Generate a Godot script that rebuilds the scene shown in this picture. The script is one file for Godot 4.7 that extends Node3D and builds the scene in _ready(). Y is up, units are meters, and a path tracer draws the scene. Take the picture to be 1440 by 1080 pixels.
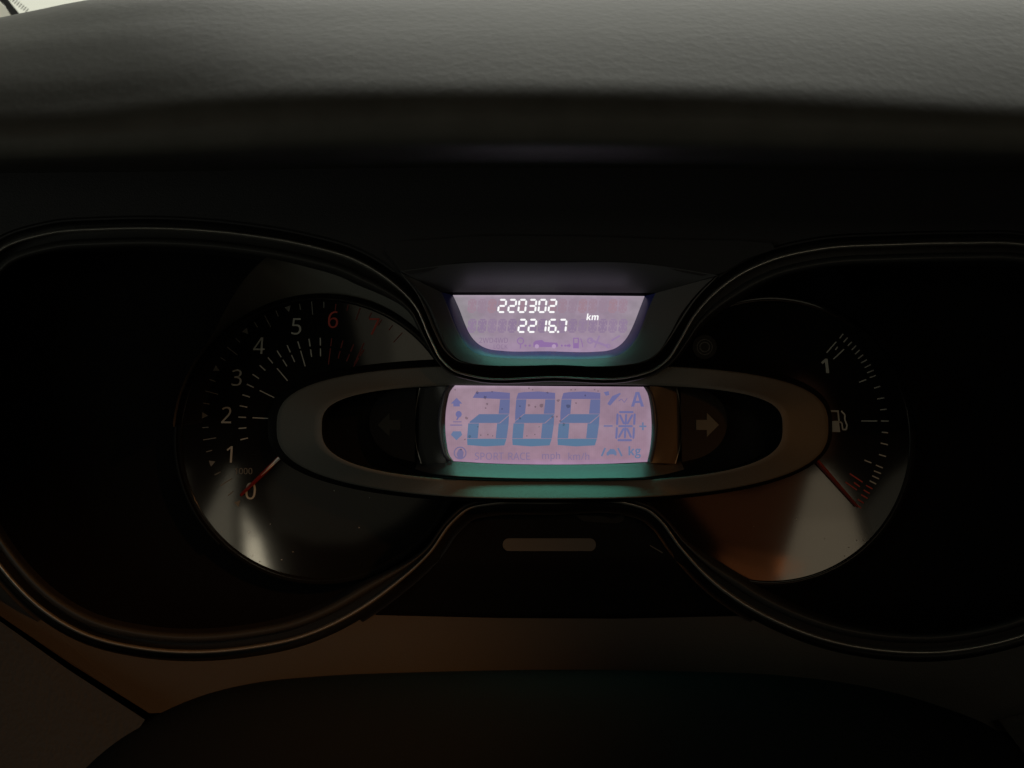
extends Node3D

# World frame: the cluster's bezel lies in the plane z = 0, y is up, the driver is at +z.
const S := 0.00025          # metres per layout unit in the plane z = 0
const D := 0.42             # eye distance from that plane

var O := Vector3.ZERO       # base of the thing being built
var used := {}
var M := {}
var rng := RandomNumberGenerator.new()


# ---------------------------------------------------------------- helpers
func P(x: float, y: float, z: float) -> Vector3:
	var k := S * (D - z) / D
	return Vector3((x - 720.0) * k, (540.0 - y) * k, z) - O


func numbered(called: String) -> String:
	if not used.has(called):
		used[called] = 0
		return called
	used[called] += 1
	return "%s_%03d" % [called, used[called]]


func thing(called: String, label: String, category: String, base: Vector3, group := "") -> Node3D:
	var o := Node3D.new()
	o.name = numbered(called)
	add_child(o)
	o.position = base
	O = base
	o.set_meta("label", label)
	o.set_meta("category", category)
	if group:
		o.set_meta("group", group)
	return o


func part(called: String, mesh: Mesh, m: Material, parent: Node3D) -> MeshInstance3D:
	var o := MeshInstance3D.new()
	var key := "%s of %s" % [called, parent.get_instance_id()]
	o.name = called if not used.has(key) else "%s_%03d" % [called, used[key]]
	used[key] = used.get(key, 0) + 1
	o.mesh = mesh
	o.material_override = m
	parent.add_child(o, true)
	return o


func lin(r: float, g: float, b: float) -> Color:
	return Color(r, g, b).linear_to_srgb()


func mat(r: float, g: float, b: float, rough := 0.5, spec := 0.5, metal := 0.0) -> StandardMaterial3D:
	var m := StandardMaterial3D.new()
	m.albedo_color = lin(r, g, b)
	m.roughness = rough
	m.metallic_specular = spec
	m.metallic = metal
	m.cull_mode = BaseMaterial3D.CULL_DISABLED
	return m


func glow(r: float, g: float, b: float, energy := 1.0) -> StandardMaterial3D:   # sRGB bytes
	var m := StandardMaterial3D.new()
	m.albedo_color = Color(0.05, 0.05, 0.05)
	m.roughness = 0.35
	m.emission_enabled = true
	m.emission = Color(r / 255.0, g / 255.0, b / 255.0)
	m.emission_energy_multiplier = energy
	m.cull_mode = BaseMaterial3D.CULL_DISABLED
	return m


func noise_tex(freq: float, kind: int, oct: int, seed_: int, normal := false, bump := 4.0, size := 512) -> NoiseTexture2D:
	var n := FastNoiseLite.new()
	n.seed = seed_
	n.noise_type = kind
	n.frequency = freq
	n.fractal_octaves = oct
	if kind == FastNoiseLite.TYPE_CELLULAR:
		n.cellular_return_type = FastNoiseLite.RETURN_DISTANCE
	var t := NoiseTexture2D.new()
	t.noise = n
	t.width = size
	t.height = size
	t.seamless = true
	t.as_normal_map = normal
	t.bump_strength = bump
	return t


func grain(m: StandardMaterial3D, tex: Texture2D, per_metre: float, amount_cm: float) -> void:
	m.uv1_triplanar = true
	m.uv1_world_triplanar = true
	m.uv1_scale = Vector3.ONE * per_metre
	m.heightmap_enabled = true
	m.heightmap_texture = tex
	m.heightmap_scale = amount_cm


func loft(rows: Array, closed := false, flip := false) -> ArrayMesh:
	var st := SurfaceTool.new()
	st.begin(Mesh.PRIMITIVE_TRIANGLES)
	st.set_smooth_group(0)
	var n: int = rows[0].size()
	for r in rows:
		for i in n:
			st.set_uv(Vector2(float(i) / n, 0.0))
			st.add_vertex(r[i])
	var cols := n if closed else n - 1
	for j in rows.size() - 1:
		for i in cols:
			var a := j * n + i
			var b := j * n + (i + 1) % n
			var c := (j + 1) * n + i
			var d := (j + 1) * n + (i + 1) % n
			if flip:
				for k in [a, c, b, b, c, d]:
					st.add_index(k)
			else:
				for k in [a, b, c, b, d, c]:
					st.add_index(k)
	st.generate_normals()
	return st.commit()


# outline in layout units -> plate with a front face, side walls and back; z may be a number or a Callable(x, y)
func zval(z: Variant, p: Vector2) -> float:
	return z.call(p.x, p.y) if z is Callable else float(z)


func plate(pts: PackedVector2Array, z: Variant, thick: float, st: SurfaceTool = null, bevel := 0.0) -> ArrayMesh:
	var own := st == null
	if own:
		st = SurfaceTool.new()
		st.begin(Mesh.PRIMITIVE_TRIANGLES)
	st.set_smooth_group(-1)
	var tri := Geometry2D.triangulate_polygon(pts)
	var lo := pts[0]
	var hi := pts[0]
	for p in pts:
		lo = lo.min(p)
		hi = hi.max(p)
	var front := pts
	if bevel > 0.0:
		var off := Geometry2D.offset_polygon(pts, -bevel)
		if off.size() == 1 and off[0].size() == pts.size():
			front = off[0]
			tri = Geometry2D.triangulate_polygon(front)
	for k in range(0, tri.size(), 3):
		var q := [front[tri[k]], front[tri[k + 1]], front[tri[k + 2]]]
		if (q[1] - q[0]).cross(q[2] - q[0]) < 0.0:
			q.reverse()
		for p in q:                       # y grows downwards here, so this order is clockwise seen from +z
			st.set_uv((p - lo) / (hi - lo))
			st.add_vertex(P(p.x, p.y, zval(z, p)))
	if thick > 0.0:
		var n := pts.size()
		var area := 0.0
		for i in n:
			area += pts[i].cross(pts[(i + 1) % n])
		for i in n:
			var a := pts[i]
			var b := pts[(i + 1) % n]
			if area < 0.0:
				var t := a
				a = b
				b = t
			var za := zval(z, a)
			var zb := zval(z, b)
			var q := [P(a.x, a.y, za), P(a.x, a.y, za - thick), P(b.x, b.y, zb), P(b.x, b.y, zb), P(a.x, a.y, za - thick), P(b.x, b.y, zb - thick)]
			for v in q:
				st.set_uv(Vector2.ZERO)
				st.add_vertex(v)
	if own:
		st.generate_normals()
		return st.commit()
	return null


func finish(st: SurfaceTool) -> ArrayMesh:
	st.generate_normals()
	return st.commit()


func newst() -> SurfaceTool:
	var st := SurfaceTool.new()
	st.begin(Mesh.PRIMITIVE_TRIANGLES)
	return st


func bar(a: Vector2, b: Vector2, w: float, w2 := -1.0) -> PackedVector2Array:
	var d := (b - a).normalized()
	var n := Vector2(-d.y, d.x) * w * 0.5
	var n2 := n if w2 < 0.0 else Vector2(-d.y, d.x) * w2 * 0.5
	return PackedVector2Array([a + n, b + n2, b - n2, a - n])


func disc(c: Vector2, rx: float, ry: float, n := 24) -> PackedVector2Array:
	var r := PackedVector2Array()
	for i in n:
		var t := TAU * i / n
		r.append(c + Vector2(cos(t) * rx, sin(t) * ry))
	return r


func ring_into(st: SurfaceTool, c: Vector2, r0: float, r1: float, z: float, thick: float, n := 28) -> void:
	for i in n:
		var a := TAU * i / n
		var b := TAU * (i + 1) / n
		plate(PackedVector2Array([c + Vector2(cos(a), sin(a)) * r0, c + Vector2(cos(a), sin(a)) * r1, c + Vector2(cos(b), sin(b)) * r1, c + Vector2(cos(b), sin(b)) * r0]), z, thick, st)


func rounded(x0: float, y0: float, x1: float, y1: float, r: float, n := 8) -> PackedVector2Array:
	var out := PackedVector2Array()
	var cs := [Vector2(x1 - r, y0 + r), Vector2(x1 - r, y1 - r), Vector2(x0 + r, y1 - r), Vector2(x0 + r, y0 + r)]
	for k in 4:
		for i in n + 1:
			var t := -PI / 2 + PI / 2 * k + PI / 2 * i / n
			out.append(cs[k] + Vector2(cos(t), sin(t)) * r)
	return out


func v2(a: Array) -> PackedVector2Array:
	var r := PackedVector2Array()
	for i in range(0, a.size(), 2):
		r.append(Vector2(a[i], a[i + 1]))
	return r


func spline(pts: PackedVector2Array, steps: int, closed := false) -> PackedVector2Array:
	var out := PackedVector2Array()
	var n := pts.size()
	var segs := n if closed else n - 1
	for i in segs:
		var p0 := pts[(i - 1 + n) % n] if closed or i > 0 else pts[0] * 2.0 - pts[1]
		var p1 := pts[i]
		var p2 := pts[(i + 1) % n]
		var p3 := pts[(i + 2) % n] if closed or i + 2 < n else p2 * 2.0 - p1
		# centripetal-like tangents that do not overshoot on uneven spacing
		var d1 := maxf(p0.distance_to(p1), 0.01)
		var d2 := maxf(p1.distance_to(p2), 0.01)
		var d3 := maxf(p2.distance_to(p3), 0.01)
		var m1 := ((p1 - p0) / d1 * d2 + (p2 - p1) / d2 * d1) / (d1 + d2) * d2
		var m2 := ((p2 - p1) / d2 * d3 + (p3 - p2) / d3 * d2) / (d2 + d3) * d2
		for k in steps:
			var t := float(k) / steps
			var t2 := t * t
			var t3 := t2 * t
			out.append(p1 * (2 * t3 - 3 * t2 + 1) + m1 * (t3 - 2 * t2 + t) + p2 * (-2 * t3 + 3 * t2) + m2 * (t3 - t2))
	if not closed:
		out.append(pts[n - 1])
	return out


func resample(pts: PackedVector2Array, n: int) -> PackedVector2Array:
	var len_ := [0.0]
	for i in range(1, pts.size()):
		len_.append(len_[i - 1] + pts[i].distance_to(pts[i - 1]))
	var total: float = len_[-1]
	var out := PackedVector2Array()
	var j := 0
	for i in n:
		var want := total * i / (n - 1)
		while j < pts.size() - 2 and len_[j + 1] < want:
			j += 1
		var f: float = (want - len_[j]) / maxf(len_[j + 1] - len_[j], 1e-6)
		out.append(pts[j].lerp(pts[j + 1], clampf(f, 0.0, 1.0)))
	return out


func lift(pts: PackedVector2Array, z: Variant) -> PackedVector3Array:
	var r := PackedVector3Array()
	for p in pts:
		r.append(P(p.x, p.y, zval(z, p)))
	return r


var fonts := {}
func lettering(text: String, cx: float, cy: float, h: float, z: float, m: Material, parent: Node3D, called := "numeral", weight := 400, slant := 0.0, stretch := 1.0) -> MeshInstance3D:
	var key := "%d" % weight
	if not fonts.has(key):
		var f := SystemFont.new()
		f.font_names = PackedStringArray(["Droid Sans"])
		f.font_weight = weight
		fonts[key] = f
	var t := TextMesh.new()
	t.font = fonts[key]
	t.text = text
	t.font_size = 64
	var k := S * (D - z) / D
	t.pixel_size = 0.01
	t.depth = 0.01
	var g := h * k / (0.714 * 64.0) / 0.01
	var bb := t.get_aabb()
	var o := part(called, t, m, parent)
	var c := bb.get_center()
	var b := Basis(Vector3(stretch * g, 0, 0), Vector3(slant * g, g, 0), Vector3(0, 0, 0.006))
	o.transform = Transform3D(b, P(cx, cy, z) - b * Vector3(c.x, c.y, 0.0))
	return o


func aim(o: Node3D, from: Vector3, to: Vector3) -> void:
	var b := Basis.looking_at(to - from, Vector3.UP if absf((to - from).normalized().y) < 0.95 else Vector3.FORWARD)
	o.transform = Transform3D(b, from)


func area(called: String, from: Vector3, to: Vector3, size: Vector2, energy: float, r: float, g: float, b: float) -> void:
	var l := AreaLight3D.new()
	l.name = called
	l.area_size = size
	l.area_normalize_energy = true
	l.light_color = lin(r, g, b)
	l.light_energy = energy
	l.shadow_enabled = true
	l.area_range = 6.0
	add_child(l, true)
	aim(l, from, to)


# ---------------------------------------------------------------- scene
func _ready() -> void:
	rng.seed = 7
	camera_and_air()
	lights()
	materials()
	surroundings()
	dashboard_hood()
	binnacle()
	trip_display()
	tachometer()
	fuel_gauge()
	centre_pod()
	speed_display()
	warning_panel()
	lower_dash()


func camera_and_air() -> void:
	var cam := Camera3D.new()
	cam.name = "camera"
	cam.fov = rad_to_deg(2.0 * atan(540.0 * S / D))
	cam.near = 0.02
	cam.far = 30.0
	cam.position = Vector3(0, 0, D)
	add_child(cam)
	cam.current = true
	var lens := CameraAttributesPhysical.new()      # a phone's small lens, focused on the screens
	lens.frustum_focal_length = 6.8
	lens.exposure_aperture = 6.0
	lens.frustum_focus_distance = 0.432
	cam.attributes = lens
	cam.fov = rad_to_deg(2.0 * atan(540.0 * S / D))
	var e := Environment.new()
	e.background_mode = Environment.BG_COLOR
	e.background_color = Color(0, 0, 0)
	e.tonemap_mode = Environment.TONE_MAPPER_LINEAR
	e.tonemap_exposure = 1.0
	e.sdfgi_enabled = true
	e.ssao_enabled = true
	e.ssil_enabled = true
	var w := WorldEnvironment.new()
	w.name = "air"
	w.environment = e
	add_child(w)


func lights() -> void:
	# daylight through the windscreen, ahead of and above the padded hood
	area("windscreen_light", Vector3(0.15, 0.86, -0.62), Vector3(0.08, 0.1, 0.03), Vector2(1.3, 0.5), 0.50, 1.0, 1.0, 0.92)
	# pale daylight through the driver's side window
	area("side_window_light", Vector3(-0.80, -0.12, 0.66), Vector3(0, 0, -0.02), Vector2(0.5, 0.35), 0.075, 0.96, 1.0, 0.84)
	# sodium street lamp seen through the other side window
	lamp_beam("street_lamp_light", Vector3(0.80, 0.46, 0.80), P(275, 965, 0.0), 4.2, 0.62)
	lamp_beam("added_pod_spot_light", Vector3(0.95, 0.12, 0.62), P(1095, 690, -0.01), 2.8, 0.14)  # added beam without a lamp of its own, warms the pod and fuel gauge
	# the two liquid crystal screens: seen steeply from below they shine teal, from above mauve
	area("speed_screen_light_down", Vector3(0.0125, -0.0135, -0.0035), Vector3(0.0125, -0.0335, 0.0055), Vector2(0.066, 0.022), 0.0021, 0.2, 1.0, 0.74)
	area("trip_screen_light_down", Vector3(0.0125, 0.0195, -0.0105), Vector3(0.0125, 0.0035, -0.0005), Vector2(0.044, 0.012), 0.00029, 0.2, 1.0, 0.74)
	area("speed_screen_light_up", Vector3(0.0125, -0.0045, -0.0030), Vector3(0.0125, 0.0055, -0.0022), Vector2(0.066, 0.004), 0.00003, 0.9, 0.82, 0.85)
	area("trip_screen_light_up", Vector3(0.0125, 0.0335, -0.0060), Vector3(0.0125, 0.0435, -0.0085), Vector2(0.058, 0.006), 0.000026, 0.8, 0.7, 0.9)


func lamp_beam(called: String, from: Vector3, to: Vector3, angle: float, energy: float) -> void:
	var o := SpotLight3D.new()
	o.name = called
	o.light_color = lin(1.0, 0.40, 0.11)
	o.light_energy = energy
	o.light_size = 0.03
	o.spot_angle = angle
	o.spot_angle_attenuation = 0.7
	o.spot_range = 6.0
	o.spot_attenuation = 2.0
	o.shadow_enabled = true
	add_child(o)
	aim(o, from, to)


func materials() -> void:
	var leather := noise_tex(0.045, FastNoiseLite.TYPE_CELLULAR, 2, 3)
	var fine := noise_tex(0.09, FastNoiseLite.TYPE_SIMPLEX_SMOOTH, 3, 5)
	var ramp := Gradient.new()
	ramp.set_color(0, Color(0.86, 0.86, 0.86))
	ramp.set_color(1, Color(1, 1, 1))
	var blotch := noise_tex(0.006, FastNoiseLite.TYPE_SIMPLEX_SMOOTH, 4, 21)
	blotch.color_ramp = ramp
	var worn := noise_tex(0.012, FastNoiseLite.TYPE_SIMPLEX_SMOOTH, 4, 9)
	M.leather = leather
	M.fine = fine
	var m := mat(0.09, 0.09, 0.083, 0.55, 0.33)
	grain(m, leather, 12.0, 0.010)
	m.albedo_texture = blotch
	M.hood = m
	m = mat(0.016, 0.016, 0.018, 0.6, 0.35)
	grain(m, fine, 26.0, 0.006)
	M.panel = m
	m = mat(0.003, 0.003, 0.0035, 0.7, 0.15)
	M.cavity = m
	m = mat(0.005, 0.005, 0.005, 0.4, 0.3)
	M.bezel = m
	m = mat(0.40, 0.39, 0.36, 0.30, 0.6, 0.7)
	M.ridge = m
	M.lip = mat(0.03, 0.03, 0.029, 0.42, 0.4)
	m = mat(0.10, 0.10, 0.092, 0.5, 0.3)
	grain(m, fine, 30.0, 0.008)
	M.pod = m
	m = mat(0.085, 0.085, 0.088, 0.5, 0.4)
	grain(m, fine, 30.0, 0.004)
	M.ledge = m
	m = mat(0.004, 0.004, 0.004, 0.6, 0.25)
	M.black = m
	m = mat(0.012, 0.012, 0.012, 0.16, 0.5)
	m.roughness_texture = worn
	M.dial = mat(0.006, 0.006, 0.006, 0.06, 0.5)
	M.dial_rim = mat(0.006, 0.006, 0.006, 0.13, 0.24)
	M.print = mat(0.33, 0.33, 0.30, 0.6, 0.3)
	M.print_pump = mat(0.62, 0.56, 0.48, 0.6, 0.3)
	M.print_dim = mat(0.13, 0.13, 0.12, 0.6, 0.3)
	M.print_red = mat(0.34, 0.05, 0.038, 0.6, 0.3)
	M.print_red_dim = mat(0.12, 0.022, 0.018, 0.6, 0.3)
	M.needle = mat(0.16, 0.03, 0.024, 0.35, 0.5)
	M.needle_dark = mat(0.22, 0.018, 0.014, 0.35, 0.5)
	M.needle_pale = mat(0.95, 0.92, 0.88, 0.35, 0.5)  # colour of the highlight on the left needle
	m = mat(0.036, 0.033, 0.030, 0.55, 0.4)
	grain(m, fine, 24.0, 0.006)
	M.trim = m
	m = mat(0.032, 0.032, 0.031, 0.65, 0.3)
	grain(m, leather, 24.0, 0.03)
	M.dash = m
	m = mat(0.010, 0.011, 0.0115, 0.7, 0.1)
	grain(m, fine, 24.0, 0.004)
	M.shroud = m
	M.smoked = mat(0.005, 0.005, 0.005, 0.35, 0.1)
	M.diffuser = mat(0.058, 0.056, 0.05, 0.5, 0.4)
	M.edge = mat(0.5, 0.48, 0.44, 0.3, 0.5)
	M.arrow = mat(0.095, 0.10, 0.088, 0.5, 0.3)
	M.arrow_shaded = mat(0.024, 0.026, 0.023, 0.6, 0.1)  # left turn arrow: shaded copy, its shade put into the colour
	M.plate_shaded = mat(0.010, 0.010, 0.010, 0.6, 0.1)  # left arrow plate: darker copy with the shade in its colour
	M.blue_lit_frame = mat(0.016, 0.024, 0.14, 0.35, 0.5)  # blue spill from the trip screen put into the frame colour
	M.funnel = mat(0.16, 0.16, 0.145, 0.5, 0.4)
	M.plate = mat(0.024, 0.02, 0.016, 0.6, 0.15)  # right arrow plate: brown lamplight put into the colour
	M.block = mat(0.12, 0.09, 0.06, 0.4, 0.4)  # right end block: dark plastic with the orange lamplight in its colour
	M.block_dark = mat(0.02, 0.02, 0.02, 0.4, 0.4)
	M.frame_slate = mat(0.05, 0.05, 0.07, 0.4, 0.5)


# ---------------------------------------------------------------- outside, windscreen and added glow panels
func quad_mesh(a: Vector3, b: Vector3, c: Vector3, d: Vector3) -> ArrayMesh:
	var st := newst()
	st.set_smooth_group(-1)
	for v in [a, b, c, a, c, d]:
		st.add_vertex(v)
	return finish(st)


func structure(called: String, mesh: Mesh, m: Material) -> MeshInstance3D:
	var o := MeshInstance3D.new()
	o.name = numbered(called)
	o.mesh = mesh
	o.material_override = m
	o.set_meta("kind", "structure")
	add_child(o)
	return o


func on_glass(x: float, y: float, off := 0.0) -> Vector3:
	# where the line of sight through that point meets the windscreen
	var n := Vector3(0, 0.48, 0.70).normalized()
	var base := Vector3(0, 0.15, -0.60) + n * off
	var d := (Vector3((x - 720.0) * S / D, (540.0 - y) * S / D, -1.0))
	var e := Vector3(0, 0, D)
	var t := (base - e).dot(n) / d.dot(n)
	return e + d * t - O


func surroundings() -> void:
	O = Vector3.ZERO
	var sky := glow(232, 232, 212, 1.0)
	structure("sky", quad_mesh(Vector3(-3.2, -0.2, -2.2), Vector3(3.2, -0.2, -2.2), Vector3(3.2, 3.4, -1.6), Vector3(-3.2, 3.4, -1.6)), sky)
	# windscreen with its black printed border, seen over the far left end of the hood
	var w := thing("windscreen", "sliver of bright windscreen with black dotted border over the hood's left end", "windscreen", Vector3(0, 0.15, -0.60))
	var glass := StandardMaterial3D.new()
	glass.albedo_color = Color(0.9, 1.0, 0.95, 0.06)
	glass.transparency = BaseMaterial3D.TRANSPARENCY_ALPHA
	glass.roughness = 0.02
	var n := Vector3(0, 0.48, 0.70).normalized()
	var up := Vector3(0, 0.70, -0.48).normalized() * -1.0
	up = Vector3(0, 0.825, -0.566)
	part("glass", quad_mesh(Vector3(-0.95, -0.1, 0.0686), Vector3(0.95, -0.1, 0.0686), Vector3(0.95, 0.7, -0.48), Vector3(-0.95, 0.7, -0.48)), glass, w)
	var frit := mat(0.01, 0.01, 0.01, 0.5)
	var pale := mat(0.42, 0.41, 0.36, 0.6)
	var poly := func(pts: PackedVector2Array, m: Material, called: String, off: float):
		var st := newst()
		st.set_smooth_group(-1)
		var tri := Geometry2D.triangulate_polygon(pts)
		for k in tri:
			st.add_vertex(on_glass(pts[k].x, pts[k].y, off))
		for i in pts.size():
			var a := pts[i]
			var b := pts[(i + 1) % pts.size()]
			for v in [on_glass(a.x, a.y, off), on_glass(b.x, b.y, off), on_glass(a.x, a.y, off - 0.002), on_glass(b.x, b.y, off), on_glass(b.x, b.y, off - 0.002), on_glass(a.x, a.y, off - 0.002)]:
				st.add_vertex(v)
		part(called, finish(st), m, w)
	poly.call(v2([-60, -50, 6, -10, 12, 0, 17, 6.5, 28, 20, 18, 26, 7, 9, 0, 2, -60, -35]), frit, "border_band", 0.004)
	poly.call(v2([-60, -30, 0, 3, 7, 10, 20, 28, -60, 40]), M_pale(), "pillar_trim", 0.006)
	for i in 9:
		var a := Vector2(11.0 + i * 3.1, -2.0 + i * 2.4)
		poly.call(bar(a, a + Vector2(4.2, -5.0), 1.4), frit, "border_dot", 0.004)
	# unseen glowing panels added behind the camera, cut to shape the dials' reflections
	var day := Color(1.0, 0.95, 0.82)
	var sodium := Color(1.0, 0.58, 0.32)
	reflection_panel("unseen glowing shapes added for the rev counter reflections and a bezel glint", [
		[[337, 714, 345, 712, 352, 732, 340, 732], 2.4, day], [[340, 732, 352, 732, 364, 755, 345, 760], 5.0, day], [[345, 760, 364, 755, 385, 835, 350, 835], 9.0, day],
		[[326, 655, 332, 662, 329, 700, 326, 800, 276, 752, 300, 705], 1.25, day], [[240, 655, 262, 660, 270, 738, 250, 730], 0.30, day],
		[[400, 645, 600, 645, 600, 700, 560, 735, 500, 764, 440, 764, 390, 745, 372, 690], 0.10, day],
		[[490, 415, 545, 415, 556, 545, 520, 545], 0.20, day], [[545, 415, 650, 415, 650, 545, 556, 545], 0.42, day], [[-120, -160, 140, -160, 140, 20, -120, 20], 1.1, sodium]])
	reflection_panel("unseen glowing shapes added for the reflections in the fuel gauge", [
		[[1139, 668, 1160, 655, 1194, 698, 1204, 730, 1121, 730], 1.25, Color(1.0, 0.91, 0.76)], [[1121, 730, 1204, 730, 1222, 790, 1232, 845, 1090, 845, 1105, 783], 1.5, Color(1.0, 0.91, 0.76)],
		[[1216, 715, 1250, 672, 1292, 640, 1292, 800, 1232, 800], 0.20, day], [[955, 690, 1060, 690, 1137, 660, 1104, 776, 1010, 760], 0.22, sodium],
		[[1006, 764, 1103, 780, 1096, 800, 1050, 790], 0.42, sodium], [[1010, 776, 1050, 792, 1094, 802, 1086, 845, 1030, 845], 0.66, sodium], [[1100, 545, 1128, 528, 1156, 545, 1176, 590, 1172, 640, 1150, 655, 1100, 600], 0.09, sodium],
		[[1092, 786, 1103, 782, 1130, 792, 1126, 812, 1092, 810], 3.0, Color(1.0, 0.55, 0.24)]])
	reflection_panel("unseen glowing shape added to brighten the bezel ridge", [[[870, 330, 1280, 330, 1250, 130, 900, 130], 1.5, day]])
	O = Vector3.ZERO


func reflection_panel(label: String, glow_shapes: Array) -> void:
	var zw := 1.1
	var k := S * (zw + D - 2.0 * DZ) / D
	var t := thing("reflection_panel", label, "window", Vector3((glow_shapes[0][0][0] - 720.0) * k, -0.3, zw))
	for q in glow_shapes:
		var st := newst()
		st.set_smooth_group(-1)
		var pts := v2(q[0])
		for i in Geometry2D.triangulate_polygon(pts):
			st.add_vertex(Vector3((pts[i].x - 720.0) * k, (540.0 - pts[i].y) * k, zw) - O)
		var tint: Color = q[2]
		part("glow_shape", finish(st), glow(tint.r * 255.0, tint.g * 255.0, tint.b * 255.0, q[1]), t)


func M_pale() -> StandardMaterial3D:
	var m := glow(165, 163, 145, 1.0)  # emission puts the daylight on the pillar trim into its material
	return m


# ---------------------------------------------------------------- padded hood
func dashboard_hood() -> void:
	var t := thing("dashboard_hood", "padded grey grained hood that overhangs the instruments along the top", "dashboard", Vector3(0.01, 0.06, 0.0))
	# sections across the car: layout x, then (y, z) from the windscreen over the brow to the back of the recess
	var zs := [-0.30, -0.15, -0.05, 0.0, 0.030, 0.0505, 0.0612, 0.0672, 0.0708, 0.0738, 0.0742, 0.0695, 0.060, 0.045, 0.020, -0.006]
	var secs := [
		[-700.0, [330, 270, 190, 150, 140, 150, 160, 168, 178, 190, 210, 230, 238, 240, 243, 246]],
		[-250.0, [190, 150, 100, 76, 88, 112, 134, 152, 166, 184, 208, 228, 236, 239, 242, 246]],
		[0.0, [110, 78, 42, 25, 52, 92, 122, 145, 160, 178, 204, 226, 234, 237, 240, 244]],
		[110.0, [66, 40, 14, 3, 40, 86, 118, 142, 156, 174, 200, 223, 231, 235, 239, 243]],
		[250.0, [0, -10, -18, -14, 28, 74, 106, 128, 142, 162, 192, 217, 227, 232, 237, 242]],
		[420.0, [-110, -70, -36, -6, 36, 76, 103, 120, 133, 152, 182, 209, 220, 226, 232, 239]],
		[720.0, [-140, -90, -40, 0, 40, 78, 102, 117, 129, 148, 179, 206, 217, 223, 230, 237]],
		[1050.0, [-140, -90, -40, 0, 42, 82, 107, 122, 135, 154, 184, 210, 220, 226, 232, 239]],
		[1440.0, [-130, -84, -36, 4, 52, 96, 124, 141, 153, 171, 197, 219, 228, 233, 238, 243]],
		[1900.0, [-60, -40, -6, 30, 76, 116, 142, 158, 170, 186, 208, 229, 237, 240, 243, 246]],
	]
	var prof_n := 72
	var rows := []
	var xs := 90
	var curves := []
	for s in secs:
		var pl := PackedVector2Array()
		for k in zs.size():
			pl.append(Vector2(s[1][k], zs[k] * 1000.0))
		curves.append(resample(spline(pl, 10), prof_n))
	for j in prof_n:
		var row := PackedVector3Array()
		var ctl := PackedVector2Array()
		var ctz := PackedVector2Array()
		for k in secs.size():
			ctl.append(Vector2(secs[k][0], curves[k][j].x))
			ctz.append(Vector2(secs[k][0], curves[k][j].y))
		var a := resample(spline(ctl, 12), xs)
		var b := resample(spline(ctz, 12), xs)
		for i in xs:
			# shared x stations so that neighbouring rows line up
			var x := lerpf(-700.0, 1900.0, float(i) / (xs - 1))
			row.append(P(x, at_x(a, x), at_x(b, x) / 1000.0))
		rows.append(row)
	part("padded_cover", loft(rows), M.hood, t)


func at_x(pts: PackedVector2Array, x: float) -> float:
	for i in range(1, pts.size()):
		if pts[i].x >= x or i == pts.size() - 1:
			var f := clampf((x - pts[i - 1].x) / maxf(pts[i].x - pts[i - 1].x, 1e-6), 0.0, 1.0)
			return lerpf(pts[i - 1].y, pts[i].y, f)
	return pts[0].y


# ---------------------------------------------------------------- butterfly-shaped bezel
var ridge_line: PackedVector2Array
var ridge_out: PackedVector2Array


func ridge_points() -> void:
	var c := v2([-75, 560, -68, 480, -45, 412, 0, 352, 65, 329, 150, 322, 250, 322, 350, 331, 430, 345, 500, 366, 545, 393, 583, 430, 604, 476, 619, 505, 636, 521, 660, 529, 780, 531, 896, 529,
		920, 521, 940, 506, 957, 480, 975, 448, 1000, 418, 1035, 390, 1080, 368, 1150, 351, 1260, 344, 1350, 342, 1440, 344, 1520, 366, 1580, 430, 1604, 500, 1612, 580,
		1600, 690, 1560, 795, 1500, 862, 1440, 893, 1385, 908, 1320, 917, 1245, 915, 1170, 902, 1100, 877, 1040, 845, 1000, 815, 955, 766, 930, 732, 912, 717, 890, 709,
		773, 706, 690, 708, 658, 715, 633, 736, 604, 776, 550, 825, 500, 860, 425, 895, 350, 911, 270, 917, 200, 912, 115, 890, 60, 857, 10, 808, -35, 740, -65, 655])
	ridge_line = spline(c, 7, true)
	var n := ridge_line.size()
	ridge_out = PackedVector2Array()
	for i in n:
		var d := (ridge_line[(i + 1) % n] - ridge_line[(i - 1 + n) % n]).normalized()
		ridge_out.append(Vector2(d.y, -d.x))     # the loop runs clockwise on the page, so this points outwards


func ridge_ring(off: float, z: float) -> PackedVector3Array:
	var r := PackedVector3Array()
	for i in ridge_line.size():
		var p := ridge_line[i]
		var o := off
		if off < 0.0:
			var f := smoothstep(150.0, 265.0, absf(p.x - 772.0))
			o = off * lerpf(0.22, 1.0, f)
		var q := p + ridge_out[i] * o
		r.append(P(q.x, q.y, z))
	return r


func ridge_rings(prof: Array) -> Array:
	var rows := []
	for q in prof:
		rows.append(ridge_ring(q[0], q[1]))
	return rows


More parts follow.
